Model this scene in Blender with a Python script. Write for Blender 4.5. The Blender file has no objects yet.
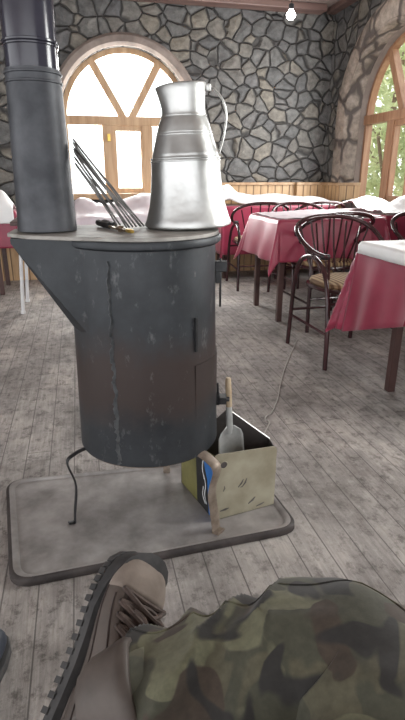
import bpy, bmesh, math, random
from math import sin, cos, pi, radians, hypot, atan2, sqrt
from mathutils import Vector, Matrix, noise
from mathutils.geometry import tessellate_polygon

S = bpy.context.scene
COL = S.collection
random.seed(4)
V = Vector

# ------------------------------------------------------------------ objects
def link(o, parent=None):
    COL.objects.link(o)
    if parent is not None:
        o.parent = parent
    return o

def thing(name, label, cat, loc=(0, 0, 0), rz=0.0, group=None):
    o = bpy.data.objects.new(name, None)
    o.empty_display_size = 0.1
    o.location = loc
    o.rotation_euler = (0, 0, rz)
    link(o)
    return tag(o, label, cat, group)

def tag(o, label, cat, group=None):
    o['label'] = label
    o['category'] = cat
    if group:
        o['group'] = group
    return o

def struct(o):
    o['kind'] = 'structure'
    return o

def dup(root, loc, rz, label, group=None):
    r = root.copy()
    link(r)
    r.location = loc
    r.rotation_euler = (0, 0, rz)
    r['label'] = label
    if group:
        r['group'] = group
    for ch in list(root.children):
        c = ch.copy()
        link(c, r)
        for g in ch.children:
            d = g.copy()
            link(d, c)
    return r

class MB:
    """collects shapes for one mesh"""
    def __init__(self):
        self.v = []
        self.f = []
        self.mi = []
        self.m = 0

    def add(self, vs, fs):
        n = len(self.v)
        self.v += [tuple(p) for p in vs]
        self.f += [tuple(i + n for i in q) for q in fs]
        self.mi += [self.m] * len(fs)
        return self

    def box(self, a, b, M=None):
        x0, y0, z0 = a
        x1, y1, z1 = b
        vs = [V(p) for p in ((x0, y0, z0), (x1, y0, z0), (x1, y1, z0), (x0, y1, z0),
                             (x0, y0, z1), (x1, y0, z1), (x1, y1, z1), (x0, y1, z1))]
        if M:
            vs = [M @ p for p in vs]
        return self.add(vs, [(3, 2, 1, 0), (4, 5, 6, 7), (0, 1, 5, 4), (1, 2, 6, 5), (2, 3, 7, 6), (3, 0, 4, 7)])

    def tube(self, pts, r, n=10, flat=None, closed=False, upv=None):
        """tube along pts; r number or list; flat=(a,b) elliptical factors"""
        pts = [V(p) for p in pts]
        N = len(pts)
        rs = r if isinstance(r, (list, tuple)) else [r] * N
        base = len(self.v)
        prev = V(upv) if upv else None
        vs = []
        for i, p in enumerate(pts):
            if closed:
                t = pts[(i + 1) % N] - pts[i - 1]
            else:
                t = pts[min(i + 1, N - 1)] - pts[max(i - 1, 0)]
            t.normalize()
            if prev is None:
                prev = V((0, 0, 1)) if abs(t.z) < .9 else V((1, 0, 0))
            u = prev - t * prev.dot(t)
            if u.length < 1e-5:
                u = t.orthogonal()
            u.normalize()
            w = t.cross(u)
            prev = u
            fa, fb = flat if flat else (1, 1)
            for k in range(n):
                a = 2 * pi * k / n
                vs.append(p + u * (cos(a) * rs[i] * fa) + w * (sin(a) * rs[i] * fb))
        fs = []
        for i in range(N - 1 if not closed else N):
            j = (i + 1) % N
            for k in range(n):
                fs.append((i * n + k, i * n + (k + 1) % n, j * n + (k + 1) % n, j * n + k))
        if not closed:
            fs.append(tuple(range(n - 1, -1, -1)))
            fs.append(tuple((N - 1) * n + k for k in range(n)))
        return self.add(vs, fs)

    def lathe(self, prof, n=48, c=(0, 0, 0), cap=(True, True), wob=None):
        vs = []
        for j, (r, z) in enumerate(prof):
            for k in range(n):
                a = 2 * pi * k / n
                rr = r * (1 + (wob(a, z) if wob else 0))
                vs.append((c[0] + rr * cos(a), c[1] + rr * sin(a), c[2] + z))
        fs = []
        for j in range(len(prof) - 1):
            for k in range(n):
                fs.append((j * n + k, j * n + (k + 1) % n, (j + 1) * n + (k + 1) % n, (j + 1) * n + k))
        if cap[0]:
            fs.append(tuple(range(n - 1, -1, -1)))
        if cap[1]:
            fs.append(tuple((len(prof) - 1) * n + k for k in range(n)))
        return self.add(vs, fs)

    def prism(self, outer, holes, d0, d1, M=None):
        """polygon in local XZ with holes, extruded along local Y from d0 to d1"""
        loops = [outer] + list(holes)
        flat = [p for l in loops for p in l]
        tris = tessellate_polygon([[V((x, z, 0)) for x, z in l] for l in loops])
        n = len(flat)
        vs = [V((x, d0, z)) for x, z in flat] + [V((x, d1, z)) for x, z in flat]
        if M:
            vs = [M @ p for p in vs]
        fs = []
        for t in tris:
            fs.append(tuple(t))
            fs.append(tuple(i + n for i in reversed(t)))
        o = 0
        for l in loops:
            m = len(l)
            for k in range(m):
                a, b = o + k, o + (k + 1) % m
                fs.append((a, b, b + n, a + n))
            o += m
        return self.add(vs, fs)

    def grid(self, P, nu, nv):
        vs = [P(i / nu, j / nv) for j in range(nv + 1) for i in range(nu + 1)]
        fs = []
        for j in range(nv):
            for i in range(nu):
                a = j * (nu + 1) + i
                fs.append((a, a + 1, a + nu + 2, a + nu + 1))
        return self.add(vs, fs)

    def rings(self, rings, cap0=True, cap1=True):
        n = len(rings[0])
        vs = [p for r in rings for p in r]
        fs = []
        for i in range(len(rings) - 1):
            for k in range(n):
                fs.append((i * n + k, i * n + (k + 1) % n, (i + 1) * n + (k + 1) % n, (i + 1) * n + k))
        if cap0:
            fs.append(tuple(range(n - 1, -1, -1)))
        if cap1:
            fs.append(tuple((len(rings) - 1) * n + k for k in range(n)))
        return self.add(vs, fs)

    def build(self, name, mat, parent=None, smooth=True, bevel=0, solid=0, sub=0, loc=None, angle=40):
        me = bpy.data.meshes.new(name)
        me.from_pydata(self.v, [], self.f)
        mats = mat if isinstance(mat, (list, tuple)) else [mat]
        for m in mats:
            me.materials.append(m)
        if len(mats) > 1:
            for p, i in zip(me.polygons, self.mi):
                p.material_index = i
        bm = bmesh.new()
        bm.from_mesh(me)
        bmesh.ops.recalc_face_normals(bm, faces=bm.faces)
        for e in bm.edges:
            e.smooth = True
            if len(e.link_faces) == 2 and e.calc_face_angle(0) > radians(angle):
                e.smooth = False
        for f in bm.faces:
            f.smooth = smooth
        bm.to_mesh(me)
        bm.free()
        o = bpy.data.objects.new(name, me)
        if loc:
            o.location = loc
        link(o, parent)
        if solid:
            q = o.modifiers.new('Solidify', 'SOLIDIFY')
            q.thickness = solid
            q.offset = 0
        if bevel:
            q = o.modifiers.new('Bevel', 'BEVEL')
            q.width = bevel
            q.segments = 2
            q.limit_method = 'ANGLE'
            q.angle_limit = radians(40)
        if sub:
            q = o.modifiers.new('Subdivision', 'SUBSURF')
            q.levels = sub
            q.render_levels = sub
        return o

def smoothpath(pts, n=8):
    """Catmull-Rom through pts"""
    pts = [V(p) for p in pts]
    P = [pts[0] * 2 - pts[1]] + pts + [pts[-1] * 2 - pts[-2]]
    out = []
    for i in range(1, len(P) - 2):
        a, b, c, d = P[i - 1], P[i], P[i + 1], P[i + 2]
        for k in range(n):
            t = k / n
            out.append(.5 * ((2 * b) + (c - a) * t + (2 * a - 5 * b + 4 * c - d) * t * t + (3 * b - a - 3 * c + d) * t ** 3))
    out.append(P[-2])
    return out

def interp(tab, x):
    if x <= tab[0][0]:
        return tab[0][1]
    for (a, p), (b, q) in zip(tab, tab[1:]):
        if x <= b:
            t = (x - a) / (b - a)
            return p + (q - p) * t
    return tab[-1][1]

# ---------------------------------------------------------------- materials
def newmat(name):
    m = bpy.data.materials.new(name)
    m.use_nodes = True
    nt = m.node_tree
    b = nt.nodes['Principled BSDF']
    return m, nt, b

def N(nt, kind, **kw):
    n = nt.nodes.new(kind)
    for k, v in kw.items():
        if k in n.inputs:
            n.inputs[k].default_value = v
        else:
            setattr(n, k, v)
    return n

def ramp(nt, src, stops, interp_='LINEAR'):
    r = nt.nodes.new('ShaderNodeValToRGB')
    r.color_ramp.interpolation = interp_
    els = r.color_ramp.elements
    while len(els) < len(stops):
        els.new(0.5)
    for e, (p, c) in zip(els, stops):
        e.position = p
        e.color = (*c, 1) if len(c) == 3 else c
    nt.links.new(src, r.inputs[0])
    return r

def mixc(nt, fac, a, b, mode='MIX'):
    m = nt.nodes.new('ShaderNodeMix')
    m.data_type = 'RGBA'
    m.blend_type = mode
    for sock, v in ((m.inputs[0], fac), (m.inputs[6], a), (m.inputs[7], b)):
        if hasattr(v, 'is_linked'):
            nt.links.new(v, sock)
        elif isinstance(v, (int, float)):
            sock.default_value = v
        else:
            sock.default_value = (*v, 1)
    return m.outputs[2]

def coords(nt, scale=(1, 1, 1), kind='Object', rot=(0, 0, 0)):
    tc = nt.nodes.new('ShaderNodeTexCoord')
    mp = nt.nodes.new('ShaderNodeMapping')
    mp.inputs['Scale'].default_value = scale
    mp.inputs['Rotation'].default_value = rot
    nt.links.new(tc.outputs[kind], mp.inputs['Vector'])
    return mp.outputs[0]

def noisetex(nt, vec, scale, detail=4, rough=.6, dist=0):
    n = N(nt, 'ShaderNodeTexNoise', Scale=scale, Detail=detail, Roughness=rough, Distortion=dist)
    nt.links.new(vec, n.inputs['Vector'])
    return n.outputs['Fac']

def bump(nt, b, h, strength=.3, dist=.01):
    n = N(nt, 'ShaderNodeBump', Strength=strength, Distance=dist)
    nt.links.new(h, n.inputs['Height'])
    nt.links.new(n.outputs[0], b.inputs['Normal'])

def simple(name, c1, c2=None, rough=.5, metal=0, scale=8, stretch=(1, 1, 1), bmp=0, lo=.35, hi=.65, bdist=.004, rough2=None):
    m, nt, b = newmat(name)
    vec = coords(nt, stretch)
    f = noisetex(nt, vec, scale)
    r = ramp(nt, f, [(lo, c1), (hi, c2 or c1)])
    nt.links.new(r.outputs[0], b.inputs['Base Color'])
    b.inputs['Roughness'].default_value = rough
    if rough2 is not None:
        q = nt.nodes.new('ShaderNodeMapRange')
        q.inputs[1].default_value = lo
        q.inputs[2].default_value = hi
        q.inputs[3].default_value = rough
        q.inputs[4].default_value = rough2
        nt.links.new(f, q.inputs[0])
        nt.links.new(q.outputs[0], b.inputs['Roughness'])
    b.inputs['Metallic'].default_value = metal
    if bmp:
        bump(nt, b, f, bmp, bdist)
    return m

def stone_mat(name, scale, cols, mortar, distort=.12, mw=(.02, .07), stretch=(1, 1, 1.25), bs=.9):
    m, nt, b = newmat(name)
    vec = coords(nt, stretch)
    nz = N(nt, 'ShaderNodeTexNoise', Scale=3.0, Detail=2)
    nt.links.new(vec, nz.inputs['Vector'])
    sub = N(nt, 'ShaderNodeVectorMath', operation='SUBTRACT')
    nt.links.new(nz.outputs['Color'], sub.inputs[0])
    sub.inputs[1].default_value = (.5, .5, .5)
    sc = N(nt, 'ShaderNodeVectorMath', operation='SCALE')
    sc.inputs['Scale'].default_value = distort
    nt.links.new(sub.outputs[0], sc.inputs[0])
    ad = N(nt, 'ShaderNodeVectorMath', operation='ADD')
    nt.links.new(vec, ad.inputs[0])
    nt.links.new(sc.outputs[0], ad.inputs[1])
    edge = N(nt, 'ShaderNodeTexVoronoi', feature='DISTANCE_TO_EDGE', Scale=scale)
    cell = N(nt, 'ShaderNodeTexVoronoi', feature='F1', Scale=scale)
    for q in (edge, cell):
        q.inputs['Randomness'].default_value = .9
        nt.links.new(ad.outputs[0], q.inputs['Vector'])
    sep = nt.nodes.new('ShaderNodeSeparateColor')
    nt.links.new(cell.outputs['Color'], sep.inputs[0])
    cr = ramp(nt, sep.outputs[0], cols)
    fine = noisetex(nt, vec, 14, 6, .7)
    fr = ramp(nt, fine, [(.3, (.45, .45, .45)), (.7, (1.15, 1.15, 1.15))])
    c = mixc(nt, 1.0, cr.outputs[0], fr.outputs[0], 'MULTIPLY')
    mk = ramp(nt, edge.outputs['Distance'], [(mw[0], (0, 0, 0)), (mw[1], (1, 1, 1))])
    fin = mixc(nt, mk.outputs[0], mortar, c)
    nt.links.new(fin, b.inputs['Base Color'])
    b.inputs['Roughness'].default_value = .75
    hr = ramp(nt, edge.outputs['Distance'], [(mw[0] * .6, (0, 0, 0)), (mw[1] * 1.2, (.75, .75, .75)), (.35, (1, 1, 1))])
    hm = N(nt, 'ShaderNodeMath', operation='MULTIPLY_ADD')
    nt.links.new(fine, hm.inputs[0])
    hm.inputs[1].default_value = .25
    nt.links.new(hr.outputs[0], hm.inputs[2])
    bump(nt, b, hm.outputs[0], bs, .05)
    return m

M = {}
M['stone'] = stone_mat('stone_wall', 5.8, [(0, (.115, .115, .115)), (.4, (.17, .168, .16)), (.75, (.225, .205, .17)), (1, (.135, .135, .138))], (.05, .048, .046), mw=(.012, .06))
M['voussoir'] = stone_mat('arch_stones', 3.2, [(0, (.28, .235, .20)), (.5, (.42, .355, .30)), (1, (.34, .295, .255))], (.10, .083, .075), .25, (.03, .085), (1, 1.0, 1.0), .6)
M['arch'] = simple('worn_arch_plaster', (.16, .13, .115), (.30, .25, .22), .7, scale=5, bmp=.4, bdist=.02)
M['reveal'] = simple('grey_plaster', (.20, .165, .145), (.29, .24, .21), .85, scale=5, bmp=.3, bdist=.02)
M['winwood'] = simple('window_wood', (.36, .22, .12), (.52, .36, .22), .5, scale=3, stretch=(6, 6, .6), bmp=.15)
M['winwood2'] = simple('window_wood_brown', (.30, .15, .08), (.42, .24, .14), .45, scale=3, stretch=(6, 6, .6), bmp=.15)
M['beam'] = simple('ceiling_beam_wood', (.13, .075, .065), (.20, .13, .11), .5, scale=3, stretch=(.5, 6, 6), bmp=.2)
M['ceil'] = simple('ceiling_boards', (.22, .17, .15), (.30, .24, .21), .6, scale=3, stretch=(6, .4, 1), bmp=.1)

def wainscot_mat():
    m, nt, b = newmat('pine_boards')
    vec = coords(nt)
    sx = nt.nodes.new('ShaderNodeSeparateXYZ')
    nt.links.new(vec, sx.inputs[0])
    ad = N(nt, 'ShaderNodeMath', operation='ADD')
    nt.links.new(sx.outputs[0], ad.inputs[0])
    nt.links.new(sx.outputs[1], ad.inputs[1])
    dv = N(nt, 'ShaderNodeMath', operation='DIVIDE')
    nt.links.new(ad.outputs[0], dv.inputs[0])
    dv.inputs[1].default_value = .085
    fr = N(nt, 'ShaderNodeMath', operation='FRACT')
    nt.links.new(dv.outputs[0], fr.inputs[0])
    gap = ramp(nt, fr.outputs[0], [(0, (0, 0, 0)), (.06, (0, 0, 0)), (.14, (1, 1, 1)), (.94, (1, 1, 1)), (1, (0, 0, 0))])
    v2 = coords(nt, (9, 9, .7))
    f = noisetex(nt, v2, 3)
    w = ramp(nt, f, [(.3, (.42, .26, .13)), (.7, (.60, .41, .23))])
    c = mixc(nt, gap.outputs[0], (.17, .10, .05), w.outputs[0])
    nt.links.new(c, b.inputs['Base Color'])
    b.inputs['Roughness'].default_value = .45
    bump(nt, b, gap.outputs[0], .5, .01)
    return m
M['wainscot'] = wainscot_mat()

def floor_mat():
    m, nt, b = newmat('weathered_floorboards')
    vec = coords(nt, (1, 1, 1), rot=(0, 0, pi / 2))
    br = N(nt, 'ShaderNodeTexBrick', Scale=1.0)
    br.offset = .37
    br.inputs['Mortar Size'].default_value = .0022
    br.inputs['Mortar Smooth'].default_value = .3
    br.inputs['Brick Width'].default_value = 1.9
    br.inputs['Row Height'].default_value = .092
    br.inputs['Color1'].default_value = (0, 0, 0, 1)
    br.inputs['Color2'].default_value = (1, 1, 1, 1)
    br.inputs['Mortar'].default_value = (.5, .5, .5, 1)
    nt.links.new(vec, br.inputs['Vector'])
    g = noisetex(nt, coords(nt, (16, 1.1, 1)), 4.5, 8, .72, .6)       # grain along Y
    blot = noisetex(nt, coords(nt, (1, .8, 1)), 3.2, 8, .70, .3)   # worn and dusty patches
    fleck = noisetex(nt, coords(nt, (1.3, 1, 1)), 17, 6, .78)
    base = ramp(nt, g, [(.26, (.20, .182, .172)), (.47, (.295, .270, .256)), (.74, (.41, .382, .364))])
    tone = ramp(nt, br.outputs['Color'], [(0, (.92, .91, .91)), (1, (1.06, 1.06, 1.05))])
    c = mixc(nt, 1.0, base.outputs[0], tone.outputs[0], 'MULTIPLY')
    bl = ramp(nt, blot, [(.33, (.56, .55, .54)), (.5, (.98, .98, .98)), (.66, (1.5, 1.49, 1.47))])
    c = mixc(nt, 1.0, c, bl.outputs[0], 'MULTIPLY')
    dk = ramp(nt, fleck, [(.36, (.42, .41, .40)), (.49, (1.04, 1.04, 1.04))])
    c = mixc(nt, 1.0, c, dk.outputs[0], 'MULTIPLY')
    fl = ramp(nt, fleck, [(.57, (0, 0, 0)), (.70, (1, 1, 1))])
    # spilt ash lies thicker round the stove tray
    tc = nt.nodes.new('ShaderNodeTexCoord')
    ds = N(nt, 'ShaderNodeVectorMath', operation='DISTANCE')
    nt.links.new(tc.outputs['Object'], ds.inputs[0])
    ds.inputs[1].default_value = (.52, 1.32, 0)
    ash = ramp(nt, ds.outputs['Value'], [(.10, (.55, .55, .55)), (.55, (0, 0, 0))])
    fa = N(nt, 'ShaderNodeMath', operation='MULTIPLY_ADD')
    nt.links.new(ash.outputs[0], fa.inputs[0])
    nt.links.new(blot, fa.inputs[1])
    fm = N(nt, 'ShaderNodeMath', operation='MULTIPLY')
    nt.links.new(fl.outputs[0], fm.inputs[0])
    fm.inputs[1].default_value = .5
    nt.links.new(fm.outputs[0], fa.inputs[2])
    c = mixc(nt, fa.outputs[0], c, (.52, .495, .465))
    gp = N(nt, 'ShaderNodeMath', operation='MULTIPLY')
    nt.links.new(br.outputs['Fac'], gp.inputs[0])
    gp.inputs[1].default_value = .75
    c = mixc(nt, gp.outputs[0], c, (.085, .075, .07))
    nt.links.new(c, b.inputs['Base Color'])
    b.inputs['Roughness'].default_value = .66
    inv = N(nt, 'ShaderNodeMath', operation='SUBTRACT')
    gm = N(nt, 'ShaderNodeMath', operation='MULTIPLY')
    nt.links.new(g, gm.inputs[0])
    gm.inputs[1].default_value = .5
    nt.links.new(gm.outputs[0], inv.inputs[0])
    nt.links.new(br.outputs['Fac'], inv.inputs[1])
    bump(nt, b, inv.outputs[0], .5, .006)
    return m
M['floor'] = floor_mat()

def stove_mat():
    m, nt, b = newmat('heat_stained_sheet_steel')
    vec = coords(nt)
    f = noisetex(nt, vec, 7, 6, .65)
    f2 = noisetex(nt, coords(nt, (1, 1, .5)), 30, 5, .7)
    base = ramp(nt, f, [(.3, (.016, .0185, .022)), (.7, (.040, .044, .050))])
    sx = nt.nodes.new('ShaderNodeSeparateXYZ')
    nt.links.new(vec, sx.inputs[0])
    ad = N(nt, 'ShaderNodeMath', operation='MULTIPLY_ADD')
    nt.links.new(f, ad.inputs[0])
    ad.inputs[1].default_value = .22
    nt.links.new(sx.outputs[2], ad.inputs[2])
    band = ramp(nt, ad.outputs[0], [(.46, (0, 0, 0)), (.55, (1, 1, 1)), (.66, (1, 1, 1)), (.76, (0, 0, 0))])
    k = N(nt, 'ShaderNodeMath', operation='MULTIPLY')
    nt.links.new(band.outputs[0], k.inputs[0])
    k.inputs[1].default_value = .75
    c = mixc(nt, k.outputs[0], base.outputs[0], (.048, .030, .025))
    sp = ramp(nt, f2, [(.60, (0, 0, 0)), (.74, (1, 1, 1))])
    k2 = N(nt, 'ShaderNodeMath', operation='MULTIPLY')
    nt.links.new(sp.outputs[0], k2.inputs[0])
    k2.inputs[1].default_value = .5
    c = mixc(nt, k2.outputs[0], c, (.19, .19, .19))
    nt.links.new(c, b.inputs['Base Color'])
    b.inputs['Roughness'].default_value = .5
    b.inputs['Metallic'].default_value = .25
    bump(nt, b, f2, .12, .004)
    return m
M['stove'] = stove_mat()
M['weld'] = simple('welded_seam', (.05, .054, .058), (.11, .115, .12), .55, .3, scale=40, bmp=.5)
M['topplate'] = simple('ash_dusted_plate', (.19, .175, .16), (.42, .40, .37), .65, .1, scale=9, bmp=.15)
M['ironblack'] = simple('black_iron', (.018, .018, .02), (.04, .04, .042), .45, .4, scale=20)
M['strap'] = simple('rusty_strap', (.17, .13, .10), (.33, .27, .22), .5, .4, scale=18, bmp=.2)
M['pipe_matte'] = simple('sooty_pipe', (.030, .032, .039), (.078, .081, .091), .5, .2, scale=9, bmp=.15)
M['pipe_gloss'] = simple('dark_enamel_pipe', (.028, .027, .038), (.045, .043, .058), .16, .0, scale=5)
M['jug'] = simple('tinned_metal', (.46, .46, .45), (.66, .66, .645), .36, 1.0, scale=7, bmp=.14, bdist=.025, rough2=.5)
M['steel'] = simple('skewer_steel', (.05, .045, .042), (.22, .21, .20), .4, .7, scale=30)
M['mat_board'] = simple('ash_covered_tray', (.17, .155, .148), (.36, .338, .325), .75, 0, scale=8, bmp=.25, lo=.33, hi=.68)
M['mat_rim'] = simple('dark_tray_rim', (.022, .017, .016), (.06, .048, .045), .6, .1, scale=14, bmp=.2)
M['tin_beige'] = simple('dirty_beige_tin', (.27, .24, .17), (.40, .37, .28), .5, .1, scale=7, bmp=.15)
M['tin_dark'] = simple('smoked_tin', (.07, .06, .06), (.15, .135, .13), .5, .3, scale=9)
M['tin_edge'] = simple('bare_tin_edge', (.6, .6, .58), (.75, .75, .73), .35, .6, scale=9)
M['blue'] = simple('blue_print', (.02, .13, .42), (.04, .20, .56), .35, .1, scale=6)
M['olive'] = simple('olive_print', (.13, .12, .04), (.21, .19, .07), .5, .1, scale=8)
M['handle_tan'] = simple('worn_wood_handle', (.33, .24, .15), (.48, .38, .26), .5, scale=20)
M['shovelgrey'] = simple('grey_shovel_metal', (.34, .34, .33), (.58, .58, .57), .45, .3, scale=9, bmp=.1)
M['chair'] = simple('dark_red_lacquered_tube', (.030, .012, .014), (.058, .022, .024), .17, 0, scale=6)
def seat_mat():
    m, nt, b = newmat('striped_seat_fabric')
    vec = coords(nt)
    w = N(nt, 'ShaderNodeTexWave', Scale=11.0, Distortion=.6)
    nt.links.new(vec, w.inputs['Vector'])
    r = ramp(nt, w.outputs['Fac'], [(.2, (.15, .085, .042)), (.5, (.32, .205, .105)), (.85, (.42, .31, .18))])
    nt.links.new(r.outputs[0], b.inputs['Base Color'])
    b.inputs['Roughness'].default_value = .8
    return m
M['seat'] = seat_mat()
def cloth_mat(name, c1, c2, rough):
    m = simple(name, c1, c2, rough, scale=4)
    b = m.node_tree.nodes['Principled BSDF']
    b.inputs['Sheen Weight'].default_value = .25
    return m
M['red'] = cloth_mat('crimson_satin', (.25, .018, .05), (.35, .034, .078), .36)
M['paper'] = simple('white_paper_sheet', (.78, .78, .78), (.86, .86, .86), .6, scale=3)
M['lilac'] = simple('pale_lilac_plastic', (.62, .53, .57), (.78, .73, .76), .5, scale=3)
M['tablewood'] = simple('dark_table_wood', (.05, .025, .022), (.09, .045, .04), .4, scale=5)
M['whitemetal'] = simple('white_painted_tube', (.62, .62, .64), (.74, .74, .75), .3, scale=9)
M['rubber'] = simple('white_rubber_cap', (.7, .7, .7), (.8, .8, .8), .6)
M['suede'] = simple('taupe_suede', (.19, .152, .127), (.255, .21, .178), .85, scale=26, bmp=.2)
M['bootbrown'] = simple('brown_leather', (.066, .052, .045), (.115, .091, .079), .55, scale=12, bmp=.2)
M['collar'] = simple('dark_collar_fabric', (.038, .028, .026), (.065, .048, .044), .7, scale=20, bmp=.2)
M['sole'] = simple('grey_rubber_sole', (.035, .034, .035), (.075, .072, .072), .7, scale=20, bmp=.2)
M['lace'] = simple('brown_lace', (.05, .032, .026), (.10, .068, .056), .75, scale=60, bmp=.3)
M['navy'] = simple('navy_shoe_leather', (.018, .024, .038), (.035, .045, .065), .5, scale=10)
M['brass'] = simple('brass', (.55, .36, .08), (.75, .55, .15), .3, .9, scale=20)
M['toolsteel'] = simple('brown_tool_steel', (.12, .08, .05), (.28, .20, .13), .35, .7, scale=25)
M['string'] = simple('pale_string', (.42, .40, .37), (.55, .53, .5), .8)
M['bark'] = simple('tree_bark', (.12, .08, .05), (.22, .16, .11), .9, scale=8)
M['cable'] = simple('cable_black', (.02, .02, .02), None, .5)

def camo_mat():
    m, nt, b = newmat('camouflage_cloth')
    vec = coords(nt, (1, 1, 1))
    def blob(off, sc, lo):
        mp = nt.nodes.new('ShaderNodeMapping')
        mp.inputs['Location'].default_value = off
        nt.links.new(vec, mp.inputs['Vector'])
        f = noisetex(nt, mp.outputs[0], sc, 1.6, .45, .55)
        return ramp(nt, f, [(lo - .012, (0, 0, 0)), (lo + .012, (1, 1, 1))]).outputs[0]
    c = mixc(nt, blob((0, 0, 0), 11, .51), (.095, .087, .055), (.063, .062, .042))      # khaki / green
    c = mixc(nt, blob((3.1, 1.7, .4), 12.5, .57), c, (.148, .145, .09))               # pale olive
    c = mixc(nt, blob((7.3, 5.2, 2.2), 13, .56), c, (.060, .044, .032))              # brown
    c = mixc(nt, blob((1.3, 9.2, 4.2), 12, .565), c, (.028, .026, .024))            # near black
    f = noisetex(nt, vec, 90, 3, .6)
    r = ramp(nt, f, [(.3, (.8, .8, .8)), (.7, (1.15, 1.15, 1.15))])
    c = mixc(nt, 1.0, c, r.outputs[0], 'MULTIPLY')
    nt.links.new(c, b.inputs['Base Color'])
    b.inputs['Roughness'].default_value = .85
    b.inputs['Sheen Weight'].default_value = .15
    bump(nt, b, noisetex(nt, vec, 400, 2), .1, .001)
    return m
M['camo'] = camo_mat()

def leaf_mat():
    m, nt, b = newmat('tree_leaves')
    f = noisetex(nt, coords(nt), 2.2, 3)
    r = ramp(nt, f, [(.3, (.28, .34, .16)), (.55, (.52, .56, .32)), (.75, (.72, .70, .46))])
    nt.links.new(r.outputs[0], b.inputs['Base Color'])
    b.inputs['Roughness'].default_value = .6
    tr = nt.nodes.new('ShaderNodeBsdfTranslucent')
    nt.links.new(r.outputs[0], tr.inputs['Color'])
    mx = nt.nodes.new('ShaderNodeMixShader')
    mx.inputs[0].default_value = .45
    out = nt.nodes['Material Output']
    nt.links.new(b.outputs[0], mx.inputs[1])
    nt.links.new(tr.outputs[0], mx.inputs[2])
    nt.links.new(mx.outputs[0], out.inputs[0])
    return m
M['leaf'] = leaf_mat()

def glass_mat():
    m, nt, b = newmat('window_glass')
    t = nt.nodes.new('ShaderNodeBsdfTransparent')
    t.inputs[0].default_value = (.97, .98, .97, 1)
    g = N(nt, 'ShaderNodeBsdfGlossy', Roughness=.02)
    mx = nt.nodes.new('ShaderNodeMixShader')
    mx.inputs[0].default_value = .05
    out = nt.nodes['Material Output']
    nt.links.new(t.outputs[0], mx.inputs[1])
    nt.links.new(g.outputs[0], mx.inputs[2])
    nt.links.new(mx.outputs[0], out.inputs[0])
    return m
M['glass'] = glass_mat()

def emit(name, col, s):
    m, nt, b = newmat(name)
    b.inputs['Emission Color'].default_value = (*col, 1)
    b.inputs['Emission Strength'].default_value = s
    b.inputs['Base Color'].default_value = (*col, 1)
    return m
M['bulb'] = emit('lit_bulb', (1, .97, .93), 14)
M['ground'] = simple('garden_ground', (.35, .34, .26), (.5, .48, .38), .9, scale=2)

# ------------------------------------------------------------------ setting
YB, XR, ZC = 5.7, 2.75, 2.66          # back wall, right wall, ceiling
W1 = (.56, 1.575, .65, .86)           # centre x, spring z, radius, sill z
W2 = (4.55, 1.585, .70, .80)          # centre y, spring z, radius, sill z

o = MB().box((-5, -3.2, -.06), (XR + .3, YB + .3, 0)).build('floor', M['floor'], smooth=False)
struct(o)
o = MB().box((-5, -3.2, ZC), (XR + .3, YB + .3, ZC + .12)).build('ceiling', M['ceil'], smooth=False)
struct(o)

def arch(cx, zs, r, sill, n=40):
    return [(cx - r, sill), (cx + r, sill)] + [(cx + r * cos(pi * k / n), zs + r * sin(pi * k / n)) for k in range(n + 1)]

MR = Matrix(((0, 1, 0, 0), (1, 0, 0, 0), (0, 0, 1, 0), (0, 0, 0, 1)))   # swaps X and Y: profile along Y, depth along X

b = MB().prism([(-5, 0), (XR, 0), (XR, ZC), (-5, ZC)], [arch(*W1[:3], W1[3])], YB, YB + .3)
struct(b.build('wall_back', M['stone'], smooth=False))
w3 = [(-1.6, .8), (.9, .8), (.9, 2.3), (-1.6, 2.3)]
b = MB().prism([(-3.2, 0), (YB + .3, 0), (YB + .3, ZC), (-3.2, ZC)], [arch(*W2[:3], W2[3]), arch(1.2, 1.565, .65, .9)], XR, XR + .3, MR)
struct(b.build('wall_right', M['stone'], smooth=False))
b = MB().prism([(3.0, 0), (YB, 0), (YB, ZC), (3.0, ZC)], [], -5.2, -5.0, MR)
struct(b.build('wall_left', M['stone'], smooth=False))
# beam at the top of the back wall
struct(MB().box((-5, YB - .16, 2.60), (XR - .16, YB, ZC)).build('trim_1', M['beam'], bevel=.01))
struct(MB().box((XR - .10, -3.2, 2.61), (XR, YB, ZC)).build('trim_2', M['beam'], bevel=.01))

# arch bands round the windows
def band(cx, zs, r0, r1, sill, n=40):
    o_ = arch(cx, zs, r1, sill, n)
    i_ = arch(cx, zs, r0, sill, n)
    return [o_[0]] + [i_[0]] + list(reversed(i_[2:])) + [i_[1], o_[1]] + o_[2:]

def ring_band(cx, zs, r0, r1, sill, d0, d1, M4=None, n=40, bulge=0):
    """band as swept section so that it can be rounded"""
    prof = [(r0, d1), (r0, d0 + bulge), (r0 + (r1 - r0) * .25, d0), (r0 + (r1 - r0) * .75, d0), (r1, d0 + bulge), (r1, d1)]
    path = [(0, sill)] + [(a, None) for a in []]
    rings = []
    def ring(cosx, base):
        return [base(r, d) for r, d in prof]
    pts = []
    pts.append(lambda r, d: (cx + r, d, sill))
    for k in range(n + 1):
        a = pi * k / n
        pts.append(lambda r, d, a=a: (cx + r * cos(a), d, zs + r * sin(a)))
    pts.append(lambda r, d: (cx - r, d, sill))
    rr = []
    for fn in pts:
        rg = [V(fn(r, d)) for r, d in prof]
        if M4:
            rg = [M4 @ p for p in rg]
        rr.append(rg)
    return MB().rings(rr)

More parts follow.
